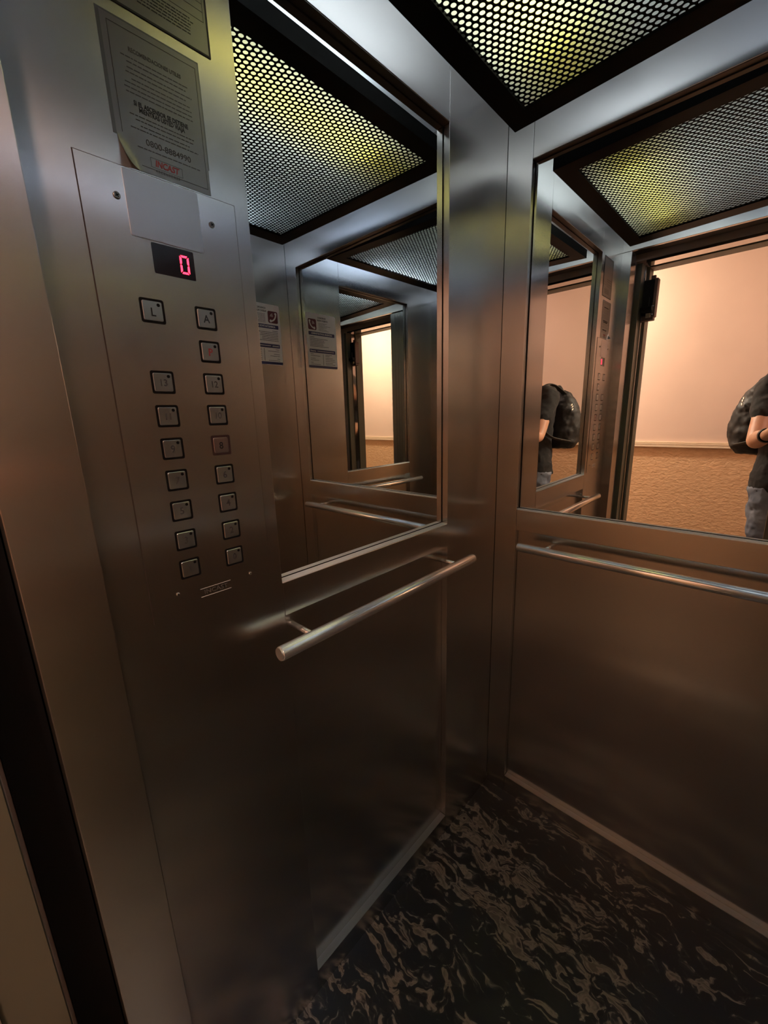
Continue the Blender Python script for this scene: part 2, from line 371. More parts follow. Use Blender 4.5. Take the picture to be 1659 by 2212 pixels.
WELL8 = P('reddish_button_well', (0.045, 0.018, 0.014), 0.5); CAP8 = steel('reddish_button_cap', (0.50, 0.38, 0.34), 0.35, 0.1)
for s, y, r in btn:
    z = rows[r]; e8 = s == '8'
    bm = bmesh.new(); k = 0.0248 if not e8 else 0.0238
    prism(bm, FL, shift(rrect(k, k, 0.0020), y, z), 0.0009, 0.0024 if not e8 else 0.0014, bev=0.0005)
    bt = child(new('floor_button', bm, BUTTON if not e8 else CAP8), cp)
    bm = bmesh.new(); prism(bm, FL, shift(rrect(0.0310, 0.0310, 0.0030), y, z), 0.0004, 0.0007)
    child(new('button_well', bm, BLACKPL if not e8 else WELL8), bt)
    top = 0.0025 if not e8 else 0.0015
    if e8: bt['label'] = 'reddish pressed-in button marked 8'
    if s == 'P': bt['label'] = 'button marked with a red letter P'
    ink = REDINK if s == 'P' else (INK if s in 'LA8' else GREYINK)
    dy = -0.001 if s not in ('L',) else -0.002
    textobj('legend', s, FL, y, z+dy, top, 0.0150 if len(s) == 1 else 0.0132, ink, bt, sx=0.9, bold=0.00022, ext=0.0001)
    if not e8:
        bm = bmesh.new(); cyl(bm, FL(y+0.0078, z+0.0082, 0.0020), FL(y+0.0078, z+0.0082, 0.0026), 0.0022, n=16); child(new('indicator_dot', bm, BLACKPL), bt)
# floor display
bm = bmesh.new(); prism(bm, FL, shift(rrect(0.0555, 0.0375, 0.002), -0.94175, 1.61175), 0.0004, 0.0007)
dw = child(new('display_window', bm, DISPLAY), cp); dw['label'] = 'dark display showing a red zero'
bm = bmesh.new(); ca, cb, hw, hh, t = -0.9275, 1.6115, 0.0062, 0.0118, 0.0026
for sgn in (-1, 1):
    prism(bm, FL, [(ca-hw+t*.6, cb+sgn*hh), (ca+hw-t*.6, cb+sgn*hh), (ca+hw-t*1.2, cb+sgn*(hh-t)), (ca-hw+t*1.2, cb+sgn*(hh-t))], 0.0007, 0.0010)
    for s2 in (-1, 1):
        prism(bm, FL, [(ca+s2*hw, cb+sgn*(hh-t*.5)), (ca+s2*hw, cb+sgn*0.0007), (ca+s2*(hw-t*.5), cb+sgn*0.0004), (ca+s2*(hw-t), cb+sgn*0.0016), (ca+s2*(hw-t), cb+sgn*(hh-t*1.4))], 0.0007, 0.0010)
child(new('digit', bm, LED), dw)
# blank cover plate, screws, embossed maker's mark
COVER = steel('cover_plate_steel', (0.52, 0.50, 0.49), 0.34, 0.5)
bm = bmesh.new(); prism(bm, FL, shift(rrect(0.0940, 0.0760, 0.002), -0.9450, 1.6705), 0.0014, 0.0021, bev=0.0003); child(new('cover_plate', bm, COVER), cp)
SCREW = P('dark_screw_steel', (0.22, 0.20, 0.18), 0.3, 1.0); SCREWB = P('bright_screw_steel', (0.75, 0.73, 0.7), 0.25, 1.0)
for y, z, mt, rr in ((-1.002, 1.674, SCREW, 0.0042), (-0.881, 1.674, SCREW, 0.0042), (-1.003, 1.136, SCREWB, 0.0028), (-0.881, 1.133, SCREWB, 0.0028)):
    bm = bmesh.new(); cyl(bm, FL(y, z, 0.0013), FL(y, z, 0.0032), rr, n=20, bev=0.0009); sc = child(new('screw', bm, mt, smooth=False), cp)
    bm = bmesh.new()
    for a in (35, 125):
        c, s_ = math.cos(R(a)), math.sin(R(a)); w_, l_ = rr*.16, rr*.6
        prism(bm, FL, [(y+c*l_-s_*w_, z+s_*l_+c*w_), (y-c*l_-s_*w_, z-s_*l_+c*w_), (y-c*l_+s_*w_, z-s_*l_-c*w_), (y+c*l_+s_*w_, z+s_*l_-c*w_)], 0.0032, 0.00335)
    child(new('screw_slot', bm, BLACKPL), sc)
bm = bmesh.new(); prism(bm, FL, rect(-0.969, -0.9180, 1.1322, 1.1328), 0.0014, 0.0018); prism(bm, FL, rect(-0.969, -0.9180, 1.1184, 1.1190), 0.0014, 0.0018)
em = child(new('maker_mark', bm, STEEL_EDGE), cp)
textobj('embossed_letters', 'INCAST', FL, -0.9435, 1.1255, 0.0014, 0.0100, COVER, em, sx=1.15, ext=0.0003)

# ------------------------------------------------------------------ stickers above the panel
rnd = random.Random(3)
st = empty('instruction_sticker', (0, -0.933, 1.79)); tag(st, 'grey metallic elevator instruction sticker, lower left corner peeling, directly above the button panel', 'sticker')
bm = bmesh.new()   # sheet with the lower left corner curling off
A0, A1, B0, B1 = -0.9905, -0.8765, 1.7120, 1.8680
NX, NY = 16, 22; grid = []
for j in range(NY+1):
    for i in range(NX+1):
        a = A0+(A1-A0)*i/NX; b = B0+(B1-B0)*j/NY
        t = max(0, 1-((a-A0)/0.022+(b-B0)/0.034)); grid.append(bm.verts.new(FL(a+t*0.004, b+t*0.004, 0.0004+0.010*t*t+0.004*t)))
for j in range(NY):
    for i in range(NX):
        k = j*(NX+1)+i; bm.faces.new((grid[k], grid[k+1], grid[k+NX+2], grid[k+NX+1]))
sh = child(new('sheet', bm, LABELM, smooth=True), st)
bm = bmesh.new(); prism(bm, FL, rect(-0.9945, A1+0.0015, 1.7440, 1.8700), 0.0001, 0.00035); child(new('backing', bm, LABELM2), st)
bm = bmesh.new()
for q in (rect(-0.9835, -0.8800, 1.8612, 1.8617), rect(-0.8805, -0.8800, 1.7190, 1.8612), rect(-0.9660, -0.8805, 1.7190, 1.7195), rect(-0.9840, -0.9835, 1.7490, 1.8617)): prism(bm, FL, q, 0.0004, 0.0007)
for k, z in enumerate((1.8335, 1.8285, 1.8225, 1.8175, 1.8115, 1.8065, 1.8015, 1.7965)):
    squiggle(bm, FL, -0.976+rnd.uniform(0, .012), -0.888-rnd.uniform(0, .010), z, 0.0011, 0.0004, 0.00055, rnd)
for z, a, b in ((1.7735, -.972, -.893), (1.7690, -.966, -.893), (1.7635, -.961, -.9), (1.7590, -.973, -.889), (1.7395, -.968, -.889)): squiggle(bm, FL, a, b, z, 0.0011, 0.0004, 0.00055, rnd)
child(new('printed_lines', bm, GREYINK), st)
TXT = lambda s, b, size, mt=INK, sx=1.0, a=-0.9325, **k: textobj('lettering', s, FL, a, b, 0.0005, size, mt, st, sx=sx, **k)
TXT('RECOMENDACIONES UTILES', 1.8420, 0.0062, GREYINK, 0.78, bold=0.00010)
TXT('SI EL ASCENSOR SE DETIENE', 1.7865, 0.0073, INK, 0.72, bold=0.00018)
TXT('MIENTRAS USTED VIAJA', 1.7805, 0.0073, INK, 0.72, bold=0.00018)
TXT('0800-8884990', 1.7475, 0.0098, GREYINK, 1.0, a=-0.9290, bold=0.0001)
lg = TXT('INCAST', 1.7270, 0.0100, REDINK, 0.86, a=-0.9345, shear=0.18, bold=0.0003)
lg['label'] = 'red slanted word INCAST in a thin box'
bm = bmesh.new(); bar_frame(bm, FL, -0.9545, -0.9145, 1.7215, 1.7325, 0.0004, 0.0004, 0.0006); child(new('logo_box', bm, GREYINK), st)
TXT('ASCENSORES', 1.7150+0.0035, 0.0042, GREYINK, 1.0, a=-0.9345, spacing=1.3)
sb = empty('permit_plate', (0, -0.918, 1.97)); tag(sb, 'grey printed plate with thick black border, above the instruction sticker', 'sign')
bm = bmesh.new(); prism(bm, FL, rect(-0.977, -0.857, 1.8855, 2.040), 0.0001, 0.0008); child(new('sheet', bm, LABELM), sb)
bm = bmesh.new(); bar_frame(bm, FL, -0.979, -0.855, 1.8835, 2.042, 0.0022, 0.0001, 0.0012); child(new('border', bm, INK), sb)
bm = bmesh.new(); rnd = random.Random(5)
bar_frame(bm, FL, -0.973, -0.8605, 1.921, 2.036, 0.0005, 0.0008, 0.0010)
for z, a, b in ((1.9410, -.973, -.861), (1.9320, -.973, -.861)): prism(bm, FL, rect(a, b, z, z+0.0005), 0.0008, 0.0010)
for z in (1.9160, 1.9125, 1.9090, 1.9055, 1.9020, 1.8985): squiggle(bm, FL, -0.955+rnd.uniform(0, .02), -0.874-rnd.uniform(0, .008), z, 0.0012, 0.0008, 0.0010, rnd)
for z in (1.937, 1.928, 1.948, 1.956): squiggle(bm, FL, -0.968, -0.90, z, 0.0012, 0.0008, 0.0010, rnd)
child(new('printed_lines', bm, INK), sb)

# ------------------------------------------------------------------ phone notice on the right wall
nb = empty('notice_board', (W, -0.145, 1.765)); tag(nb, 'white notice with maroon telephone symbol and navy bars on the right wall, seen mirrored', 'notice')
N = lambda a, b, c=0: None
FN = Frame((W, -0.055, 1.8930), (0, -1, 0), (0, 0, 1))   # a to the right, b downwards is negative
bm = bmesh.new(); prism(bm, FN, shift(rrect(0.185, 0.2550, 0.008), 0.0925, -0.1275), 0.0001, 0.0022); child(new('board', bm, WHITE), nb)
bm = bmesh.new(); prism(bm, FN, shift(rrect(0.050, 0.050, 0.007), 0.036, -0.052), 0.0022, 0.0025); sq = child(new('phone_symbol', bm, MAROON), nb)
bm = bmesh.new(); pts = []   # handset
arc = [(0.020+0.030*(1-math.cos(R(t))), -0.036-0.033*math.sin(R(t))) for t in range(0, 91, 15)]
for i in range(len(arc)-1):
    (xa, ya), (xb, yb) = arc[i], arc[i+1]; dx, dy = xb-xa, yb-ya; l = math.hypot(dx, dy); nx, ny = -dy/l*0.0030, dx/l*0.0030
    prism(bm, FN, [(xa+nx, ya+ny), (xa-nx, ya-ny), (xb-nx, yb-ny), (xb+nx, yb+ny)], 0.0025, 0.0028)
for cx_, cy_, rx in ((0.0215, -0.0370, 0.0052), (0.0480, -0.0680, 0.0058)):
    prism(bm, FN, [(cx_+rx*math.cos(R(a)), cy_+rx*math.sin(R(a))) for a in range(0, 360, 24)], 0.0025, 0.0029)
for rr in (0.006, 0.011, 0.016):
    a_ = [(0.034+rr*math.cos(R(t)), -0.052+rr*math.sin(R(t))) for t in range(10, 81, 14)]
    for i in range(len(a_)-1):
        (xa, ya), (xb, yb) = a_[i], a_[i+1]; k = 1-0.0018/rr
        prism(bm, FN, [(xa, ya), (xb, yb), (0.034+(xb-0.034)*k, -0.052+(yb+0.052)*k), (0.034+(xa-0.034)*k, -0.052+(ya+0.052)*k)], 0.0025, 0.0028)
child(new('handset', bm, WHITE), sq)
bm = bmesh.new()
for b0 in (-0.093, -0.174): prism(bm, FN, shift(rrect(0.163, 0.0165, 0.003), 0.0925, b0), 0.0022, 0.0025)
prism(bm, FN, [(0.0015, -0.2425), (0.1835, -0.2425), (0.1835, -0.249), (0.180, -0.2535), (0.005, -0.2535), (0.0015, -0.249)], 0.0022, 0.0025)
child(new('navy_bar', bm, NAVY), nb)
for s, a, b, sz, mt, sx in (('ADMINISTRATIVOS: URGENCIAS', 0.0925, -0.0930, 0.0110, WHITE, 0.82), ('Descarga', 0.033, -0.174, 0.0100, WHITE, 0.9), ('CONSORCIO', 0.096, -0.0185, 0.0105, INK, 0.85),
                        ('NUEVO PUERTO', 0.1005, -0.0310, 0.0105, INK, 0.85)):
    textobj('lettering', s, FN, a, b, 0.0026, sz, mt, nb, sx=sx, bold=0.0002)
bm = bmesh.new(); rnd = random.Random(11); squiggle(bm, FN, 0.058, 0.165, -0.174, 0.0028, 0.0026, 0.0028, rnd); child(new('small_print', bm, WHITE), nb)
def print_block(lines, h):
    bm = bmesh.new()
    for a0, e, b0 in lines: squiggle(bm, FN, a0, e, b0, h, 0.0022, 0.0024, rnd)
    child(new('small_print', bm, INK), nb)
print_block([(0.075, e, -0.0430-0.0056*i) for i, e in enumerate((0.128, 0.118, 0.150, 0.125, 0.108, 0.124, 0.138))], 0.0016)
print_block([(0.016, e, -0.110-0.0070*i) for i, e in enumerate((0.045, 0.128, 0.105, 0.108, 0.098, 0.10, 0.132))], 0.0022)
print_block([(0.016, e, b0) for b0, e in ((-.189, .035), (-.197, .075), (-.209, .045), (-.217, .066), (-.229, .03), (-.237, .075))], 0.0020)
print_block([(0.108, e, b0) for b0, e in ((-.189, .150), (-.195, .135), (-.204, .155), (-.211, .17), (-.219, .172), (-.228, .155), (-.235, .17))], 0.0020)
bm = bmesh.new(); prism(bm, FN, rect(0.0930, 0.0950, -0.2395, -0.187), 0.0022, 0.0025); child(new('divider_line', bm, INK), nb)

# ------------------------------------------------------------------ floors
FM, nt, b = nodes('dark_veined_marble'); L = nt.links
warp = noise(nt, 5.0, 4, (1, 1, 1))
tc = nt.nodes.new('ShaderNodeTexCoord'); mp = nt.nodes.new('ShaderNodeMapping'); mp.inputs['Rotation'].default_value = (0, 0, R(62)); mp.inputs['Scale'].default_value = (1.0, 2.7, 1)
L.new(tc.outputs['Object'], mp.inputs[0])
ma = nt.nodes.new('ShaderNodeMixRGB'); ma.blend_type = 'ADD'; ma.inputs[0].default_value = 0.42
L.new(mp.outputs[0], ma.inputs[1]); L.new(warp.outputs['Color'], ma.inputs[2])
n1 = nt.nodes.new('ShaderNodeTexNoise'); n1.inputs['Scale'].default_value = 15; n1.inputs['Detail'].default_value = 5; n1.inputs['Distortion'].default_value = 1.1; L.new(ma.outputs[0], n1.inputs['Vector'])
n2 = nt.nodes.new('ShaderNodeTexNoise'); n2.inputs['Scale'].default_value = 2.6; n2.inputs['Detail'].default_value = 2; L.new(ma.outputs[0], n2.inputs['Vector'])
mu = nt.nodes.new('ShaderNodeMath'); mu.operation = 'MULTIPLY_ADD'; L.new(n2.outputs[0], mu.inputs[0]); mu.inputs[1].default_value = 0.60; L.new(n1.outputs[0], mu.inputs[2])
rp = ramp(nt, mu.outputs[0], [(0.0, (0.006, 0.006, 0.006)), (0.80, (0.009, 0.008, 0.008)), (0.86, (0.030, 0.026, 0.022)), (0.915, (0.26, 0.225, 0.175)), (1.0, (0.11, 0.095, 0.07))])
L.new(rp.outputs[0], b.inputs['Base Color']); b.inputs['Roughness'].default_value = 0.30
tag(bx('floor', FM, None, -0.030, W+0.030, -1.115, 0.030, -0.03, 0), kind='structure')
tag(bx('trim_1', STEEL_DOOR, None, XJ, 1.005, -1.180, -1.116, -0.03, -0.001), kind='structure')     # car door sill

# ------------------------------------------------------------------ landing outside the cabin
PLAST, nt, b = nodes('salmon_plaster'); b.inputs['Roughness'].default_value = 0.75
nz = noise(nt, 3, 3); rp = ramp(nt, nz.outputs[0], [(0.3, (0.60, 0.455, 0.375)), (0.7, (0.635, 0.485, 0.40))]); nt.links.new(rp.outputs[0], b.inputs['Base Color'])
STUC, nt, b = nodes('rough_sand_stucco'); b.inputs['Roughness'].default_value = 0.8
n1 = noise(nt, 34, 6, (1.0, 1.0, 1.7)); n1.inputs['Distortion'].default_value = 0.5
rp = ramp(nt, n1.outputs[0], [(0.3, (0.54, 0.335, 0.18)), (0.7, (0.61, 0.395, 0.225))]); nt.links.new(rp.outputs[0], b.inputs['Base Color'])
bp = nt.nodes.new('ShaderNodeBump'); bp.inputs['Strength'].default_value = 0.6; bp.inputs['Distance'].default_value = 0.010
nt.links.new(n1.outputs[0], bp.inputs['Height']); nt.links.new(bp.outputs[0], b.inputs['Normal'])
MOULD = P('cream_moulding_paint', (0.66, 0.54, 0.40), 0.5)
TILE = P('landing_floor_tile', (0.10, 0.075, 0.055), 0.35)
HX0, HX1, HZ = -2.9, 2.6, 2.62
RZ = 1.085
wh = bx('wall_landing_far', PLAST, None, HX0, HX1, YH-0.10, YH, RZ, HZ); tag(wh, kind='structure')
bx('stucco_dado', STUC, wh, HX0, HX1, YH-0.10, YH-0.001, 0, RZ)
tag(bx('wall_landing_left', PLAST, None, HX0-0.1, HX0, YH-0.1, -1.2, 0, HZ), kind='structure')
tag(bx('wall_landing_right', PLAST, None, HX1, HX1+0.1, YH-0.1, -1.2, 0, HZ), kind='structure')
OX0, OX1, OZ = 0.030, 1.02, 2.080
wn = bx('wall_landing_near', PLAST, None, HX0, OX0, -1.400, -1.235, 0, HZ); tag(wn, kind='structure')
bx('right_part', PLAST, wn, OX1, HX1, -1.400, -1.235, 0, HZ)
bx('over_door', PLAST, wn, OX0, OX1, -1.400, -1.235, OZ+0.01, HZ)
tag(bx('floor_landing', TILE, None, HX0, HX1, YH, -1.235, -0.05, 0), kind='structure')
tag(bx('ceiling_landing', CEILM, None, HX0, HX1, YH, -1.235, HZ, HZ+0.05), kind='structure')
tag(bx('wall_shaft', DARKGAP, None, HX0, -0.051, -1.234, -1.181, -0.05, HZ), kind='structure')
bm = bmesh.new()    # chair rail: three-step moulding along the far wall
for z0, z1, dpt in ((RZ, RZ+0.014, 0.026), (RZ+0.014, RZ+0.020, 0.022), (RZ+0.020, RZ+0.030, 0.026), (RZ+0.030, RZ+0.034, 0.014), (RZ+0.034, RZ+0.040, 0.018)):
    box(bm, HX0, HX1, YH, YH+dpt, z0, z1)
tag(new('trim_2', bm, MOULD), kind='structure')
# landing door frame
lf = empty('landing_door_frame', (0.07, -1.32, 0)); tag(lf, 'dark olive steel frame lining the landing doorway, with polished strips', 'door frame')
bx('jamb', OLIVE, lf, OX0+0.001, 0.056, -1.290, -1.236, 0, OZ); bx('jamb_strip', POLISH, lf, OX0+0.001, 0.063, -1.330, -1.290, 0, OZ)
bx('jamb', OLIVE, lf, OX0+0.001, 0.071, -1.402, -1.330, 0, OZ)
bx('jamb', OLIVE, lf, 0.985, OX1-0.001, -1.402, -1.236, 0, OZ)
bx('head_strip', POLISH, lf, 0.072, 0.984, -1.318, -1.236, OZ-0.003, OZ+0.008)
bm = bmesh.new(); box(bm, 0.072, 0.984, -1.402, -1.318, OZ-0.007, OZ+0.008, bev=0.003); child(new('head_bar', bm, OLIVE), lf)
# door lock on the jamb
lk = empty('door_lock', (0.09, -1.29, 1.92)); tag(lk, 'dark mechanical door lock with roller high on the landing door jamb', 'door lock')
bx('cover', BLACKPL, lk, 0.064, 0.108, -1.318, -1.270, 1.845, 2.006, bev=0.002)
RUST = P('rusty_brown_steel', (0.17, 0.10, 0.075), 0.6, 0.2)
bx('side_plate', RUST, lk, 0.108, 0.122, -1.320, -1.274, 1.836, 2.010, bev=0.003)
bx('bracket', RUST, lk, 0.064, 0.116, -1.318, -1.280, 1.822, 1.842, bev=0.001)
bm = bmesh.new(); cyl(bm, (0.062, -1.262, 1.868), (0.112, -1.262, 1.872), 0.014, n=20, bev=0.002); child(new('roller', bm, BLACKPL, smooth=False), lk)
bx('contact', P('aged_yellowed_plastic', (0.35, 0.27, 0.18), 0.5), lk, 0.086, 0.106, -1.270, -1.262, 1.832, 1.852, bev=0.001)
for z in (1.905, 1.884, 1.846):
    bm = bmesh.new(); cyl(bm, (0.113, -1.2745, z), (0.113, -1.2705, z), 0.0032, n=12); child(new('screw', bm, SCREWB), lk)
bx('roller_arm', BLACKPL, lk, 0.084, 0.096, -1.270, -1.256, 1.880, 1.925)
bx('top_tab', RUST, lk, 0.090, 0.108, -1.300, -1.284, 2.006, 2.026)
# car door leaves parked at the right
cdv = empty('car_door', (0.83, -1.14, 0)); tag(cdv, 'pair of dull steel sliding door leaves parked at the right side of the opening', 'door')
bx('door_leaf', STEEL_DOOR, cdv, 0.684, 1.004, -1.134, -1.106, 0.002, 2.100, bev=0.002)
bx('door_leaf', STEEL_DOOR, cdv, 0.660, 1.004, -1.168, -1.140, 0.002, 2.100, bev=0.002)
bm = bmesh.new()
for i in range(7): box(bm, 0.722+i*0.026, 0.7245+i*0.026, -1.1065, -1.1035, 0.05, 2.09)
child(new('pressed_rib', bm, STEEL_DOOR), cdv)
# landing lamps
def hall_lamp(x, y, mat, lab, r=0.16):
    t = empty('ceiling_lamp', (x, y, HZ)); tag(t, lab, 'ceiling light')
    bm = bmesh.new(); cyl(bm, (x, y, HZ-0.02), (x, y, HZ), r+0.015, n=32); child(new('lamp_base', bm, CEILM), t)
    bm = bmesh.new(); cyl(bm, (x, y, HZ-0.05), (x, y, HZ-0.02), r*0.9, r, n=32); child(new('lamp_shade', bm, mat, smooth=False), t)
hall_lamp(-0.95, -2.25, emit('hall_lamp_glow', *HALL_LAMP), 'round warm ceiling lamp on the landing, left of the doorway', 0.075)
hall_lamp(1.55, -2.0, emit('hall_lamp_glow_dim', *HALL_LAMP2), 'round dimmer ceiling lamp on the landing, right of the doorway')
#PERSON
# ------------------------------------------------------------------ the person standing in the doorway, seen in the mirrors
SKIN, nt, b = nodes('warm_skin'); b.inputs['Roughness'].default_value = 0.5; b.inputs['Subsurface Weight'].default_value = 0.08
nz = noise(nt, 18, 3); rp = ramp(nt, nz.outputs[0], [(0.3, (0.52, 0.26, 0.16)), (0.7, (0.60, 0.32, 0.20))]); nt.links.new(rp.outputs[0], b.inputs['Base Color'])
def cloth(name, c0, c1, rough=0.85, sc=30, bump=0.3):
    m, nt, b = nodes(name); b.inputs['Roughness'].default_value = rough
    nz = noise(nt, sc, 4); rp = ramp(nt, nz.outputs[0], [(0.3, c0), (0.7, c1)]); nt.links.new(rp.outputs[0], b.inputs['Base Color'])
    bp = nt.nodes.new('ShaderNodeBump'); bp.inputs['Strength'].default_value = bump; bp.inputs['Distance'].default_value = 0.004
    nt.links.new(nz.outputs[0], bp.inputs['Height']); nt.links.new(bp.outputs[0], b.inputs['Normal']); return m
SHIRT = cloth('charcoal_cotton', (0.010, 0.010, 0.011), (0.018, 0.017, 0.018), 0.9, 60)
JEANS = cloth('faded_blue_denim', (0.06, 0.075, 0.11), (0.22, 0.25, 0.31), 0.85, 9)
BAGM = cloth('black_nylon', (0.006, 0.0055, 0.006), (0.013, 0.012, 0.012), 0.6, 14, 0.5)
STRAPM = cloth('dark_grey_webbing', (0.030, 0.027, 0.023), (0.045, 0.040, 0.034), 0.7, 80)
HAIR = cloth('dark_brown_hair', (0.012, 0.008, 0.006), (0.022, 0.015, 0.011), 0.6, 90)
ZIP = P('pale_metal_zip_pull', (0.75, 0.68, 0.58), 0.3, 0.8)
SHOE = cloth('dark_shoe_leather', (0.02, 0.018, 0.016), (0.035, 0.03, 0.026), 0.5, 30)
f_ = Vector((0.42, 0.9075, 0)); l_ = Vector((-0.9075, 0.42, 0)); z_ = Vector((0, 0, 1))
def loft(bm, rings, n=20):
    """rings: (centre, axis_a, ra, axis_b, rb)"""
    rr = [[bm.verts.new(c+a*(ra*math.cos(2*math.pi*i/n))+b*(rb*math.sin(2*math.pi*i/n))) for i in range(n)] for c, a, ra, b, rb in rings]
    for q in range(len(rr)-1):
        for i in range(n): bm.faces.new((rr[q][i], rr[q][(i+1)%n], rr[q+1][(i+1)%n], rr[q+1][i]))
    bm.faces.new(rr[0]); bm.faces.new(rr[-1])
def limb(bm, pts, rad, n=14, sub=4):
    """smooth tapering limb with rounded ends through the joints"""
    P_ = [Vector(p) for p in pts]; out = []
    for i in range(len(P_)-1):
        p0, p1, p2, p3 = P_[max(i-1, 0)], P_[i], P_[i+1], P_[min(i+2, len(P_)-1)]
        for k in range(sub):
            t = k/sub; lin = p1.lerp(p2, t)
            cr = 0.5*((2*p1)+(p2-p0)*t+(2*p0-5*p1+4*p2-p3)*t*t+(3*p1-p0-3*p2+p3)*t**3)
            out.append((lin.lerp(cr, 0.6), rad[i]+(rad[i+1]-rad[i])*t))
    out.append((P_[-1], rad[-1]))
    d0 = (out[0][0]-out[1][0]).normalized(); d1 = (out[-1][0]-out[-2][0]).normalized()
    out = [(out[0][0]+d0*out[0][1]*0.85, out[0][1]*0.45)]+out+[(out[-1][0]+d1*out[-1][1]*0.85, out[-1][1]*0.45)]
    rings = []; a = None
    for i, (p, r) in enumerate(out):
        d = (out[min(i+1, len(out)-1)][0]-out[max(i-1, 0)][0]).normalized()
        a = d.orthogonal().normalized() if a is None else (a-d*a.dot(d)).normalized()
        rings.append((p, a, r, d.cross(a), r))
    loft(bm, rings, n)
def ball(bm, c, ax, n=20, m=12):
    """ellipsoid, ax = three scaled axes"""
    c = Vector(c); rings = []
    for j in range(1, m):
        t = math.pi*j/m; rings.append((c+ax[2]*math.cos(t), ax[0].normalized(), ax[0].length*math.sin(t), ax[1].normalized(), ax[1].length*math.sin(t)))
    loft(bm, rings, n)
def soft(name, bm, mat, vox, parent=None, wrinkle=0.0, wsize=0.05, it=3):
    o = new(name, bm, mat, smooth=True)
    md = o.modifiers.new('remesh', 'REMESH'); md.mode = 'VOXEL'; md.voxel_size = vox; md.use_smooth_shade = True
    sm = o.modifiers.new('smooth', 'SMOOTH'); sm.factor = 0.6; sm.iterations = it
    if wrinkle:
        tx = bpy.data.textures.new(name+'_folds', 'CLOUDS'); tx.noise_scale = wsize; tx.noise_depth = 2
        dm = o.modifiers.new('folds', 'DISPLACE'); dm.texture = tx; dm.strength = wrinkle; dm.mid_level = 0.5; dm.texture_coords = 'GLOBAL'
    if parent: child(o, parent)
    return o
PH = CAM - fwd*0.0105 + r2*0.016 - u2*0.052            # phone centre, lens just behind the viewpoint
Pv = Vector((0.735, -1.985, 0.97)); Nk = Vector((0.735, -1.985, 1.56))
Ls, Le, Lw = Vector((0.588, -1.905, 1.495)), Vector((0.566, -1.685, 1.215)), Vector((0.612, -1.425, 1.255))
Rs, Re, Rw = Vector((0.895, -2.045, 1.495)), Vector((0.930, -1.800, 1.235)), Vector((0.790, -1.440, 1.245))
LP = PH - r2*0.050 - u2*0.050 - fwd*0.016; RP = PH + r2*0.040 - u2*0.078 - fwd*0.022
def hand(bm, wrist, palm, side, ks):
    limb(bm, (wrist, wrist.lerp(palm, 0.5), palm), (0.027, 0.024, 0.021), 12)
    limb(bm, (wrist.lerp(palm, 0.55)+u2*0.012, palm+u2*0.020), (0.018, 0.015), 10)
    limb(bm, (wrist.lerp(palm, 0.55)-u2*0.012, palm-u2*0.016), (0.018, 0.015), 10)
    for q, k in enumerate(ks):
        b0 = palm+u2*(k*0.75)+fwd*0.006; ln = (0.030, 0.034, 0.031, 0.024)[q]
        tgt = PH+u2*(k-0.045)
        limb(bm, (b0, tgt-side*0.050+fwd*0.010, tgt-side*0.036+fwd*0.016, tgt-side*(0.036-ln)+fwd*0.0135), (0.0092, 0.0086, 0.0080, 0.0068), 10)
    limb(bm, (wrist.lerp(palm, 0.7)+u2*0.020, PH-side*0.048-u2*0.028-fwd*0.016, PH-side*0.020-u2*0.012-fwd*0.014), (0.012, 0.0105, 0.0085), 10)
bm = bmesh.new()
hc = Nk+Vector((0.050, 0.075, 0.150))                # head centre, tipped towards the phone
hf = (f_*0.93+z_*-0.30).normalized(); hu = (z_*0.95+f_*0.29).normalized()
def torso(bm, g):
    loft(bm, [(Pv+z_*-0.10, l_, 0.120+g, f_, 0.095+g), (Pv+z_*-0.04, l_, 0.168+g, f_, 0.118+g), (Pv, l_, 0.172+g, f_, 0.120+g), (Pv+z_*0.10, l_, 0.158+g, f_, 0.112+g),
          (Pv+z_*0.22, l_, 0.152+g, f_, 0.108+g), (Pv+z_*0.36, l_, 0.168+g, f_, 0.118+g), (Pv+z_*0.46, l_, 0.176+g, f_, 0.120+g), (Pv+z_*0.53, l_, 0.172+g, f_, 0.105+g),
          (Pv+z_*0.565, l_, 0.130+g, f_, 0.085+g), (Pv+z_*0.60, l_, 0.070+g, f_, 0.065+g)], 28)
torso(bm, -0.006)
limb(bm, (Nk-z_*0.06, Nk+z_*0.04+f_*0.01, hc-hu*0.05), (0.066, 0.058, 0.058))
ball(bm, hc, (l_*0.077, hf*0.098, hu*0.118)); ball(bm, hc-hu*0.055+hf*0.025, (l_*0.060, hf*0.068, hu*0.072))
ball(bm, hc+hf*0.100-hu*0.015, (l_*0.013, hf*0.020, hu*0.024)); ball(bm, hc+hf*0.082-hu*0.058, (l_*0.026, hf*0.014, hu*0.010))
ball(bm, hc+hf*0.080+hu*0.026, (l_*0.052, hf*0.014, hu*0.010)); ball(bm, hc+hf*0.070-hu*0.102, (l_*0.024, hf*0.022, hu*0.018))
for s in (-1, 1): ball(bm, hc+l_*s*0.078-hf*0.008, (l_*0.010, hf*0.020, hu*0.032))
for S, E_, W__ in ((Ls, Le, Lw), (Rs, Re, Rw)):
    limb(bm, (S, S.lerp(E_, 0.5), E_, E_.lerp(W__, 0.35), W__), (0.056, 0.047, 0.040, 0.042, 0.027), 16)
hand(bm, Lw, LP, r2, (0.030, 0.010, -0.010, -0.030)); hand(bm, Rw, RP, -r2, (0.018, 0.000, -0.018, -0.036))
LEGS = (((0.650, -1.945, 0.93), (0.676, -1.915, 0.50), (0.672, -1.965, 0.09)), ((0.815, -2.020, 0.93), (0.835, -1.975, 0.50), (0.842, -2.040, 0.09)))
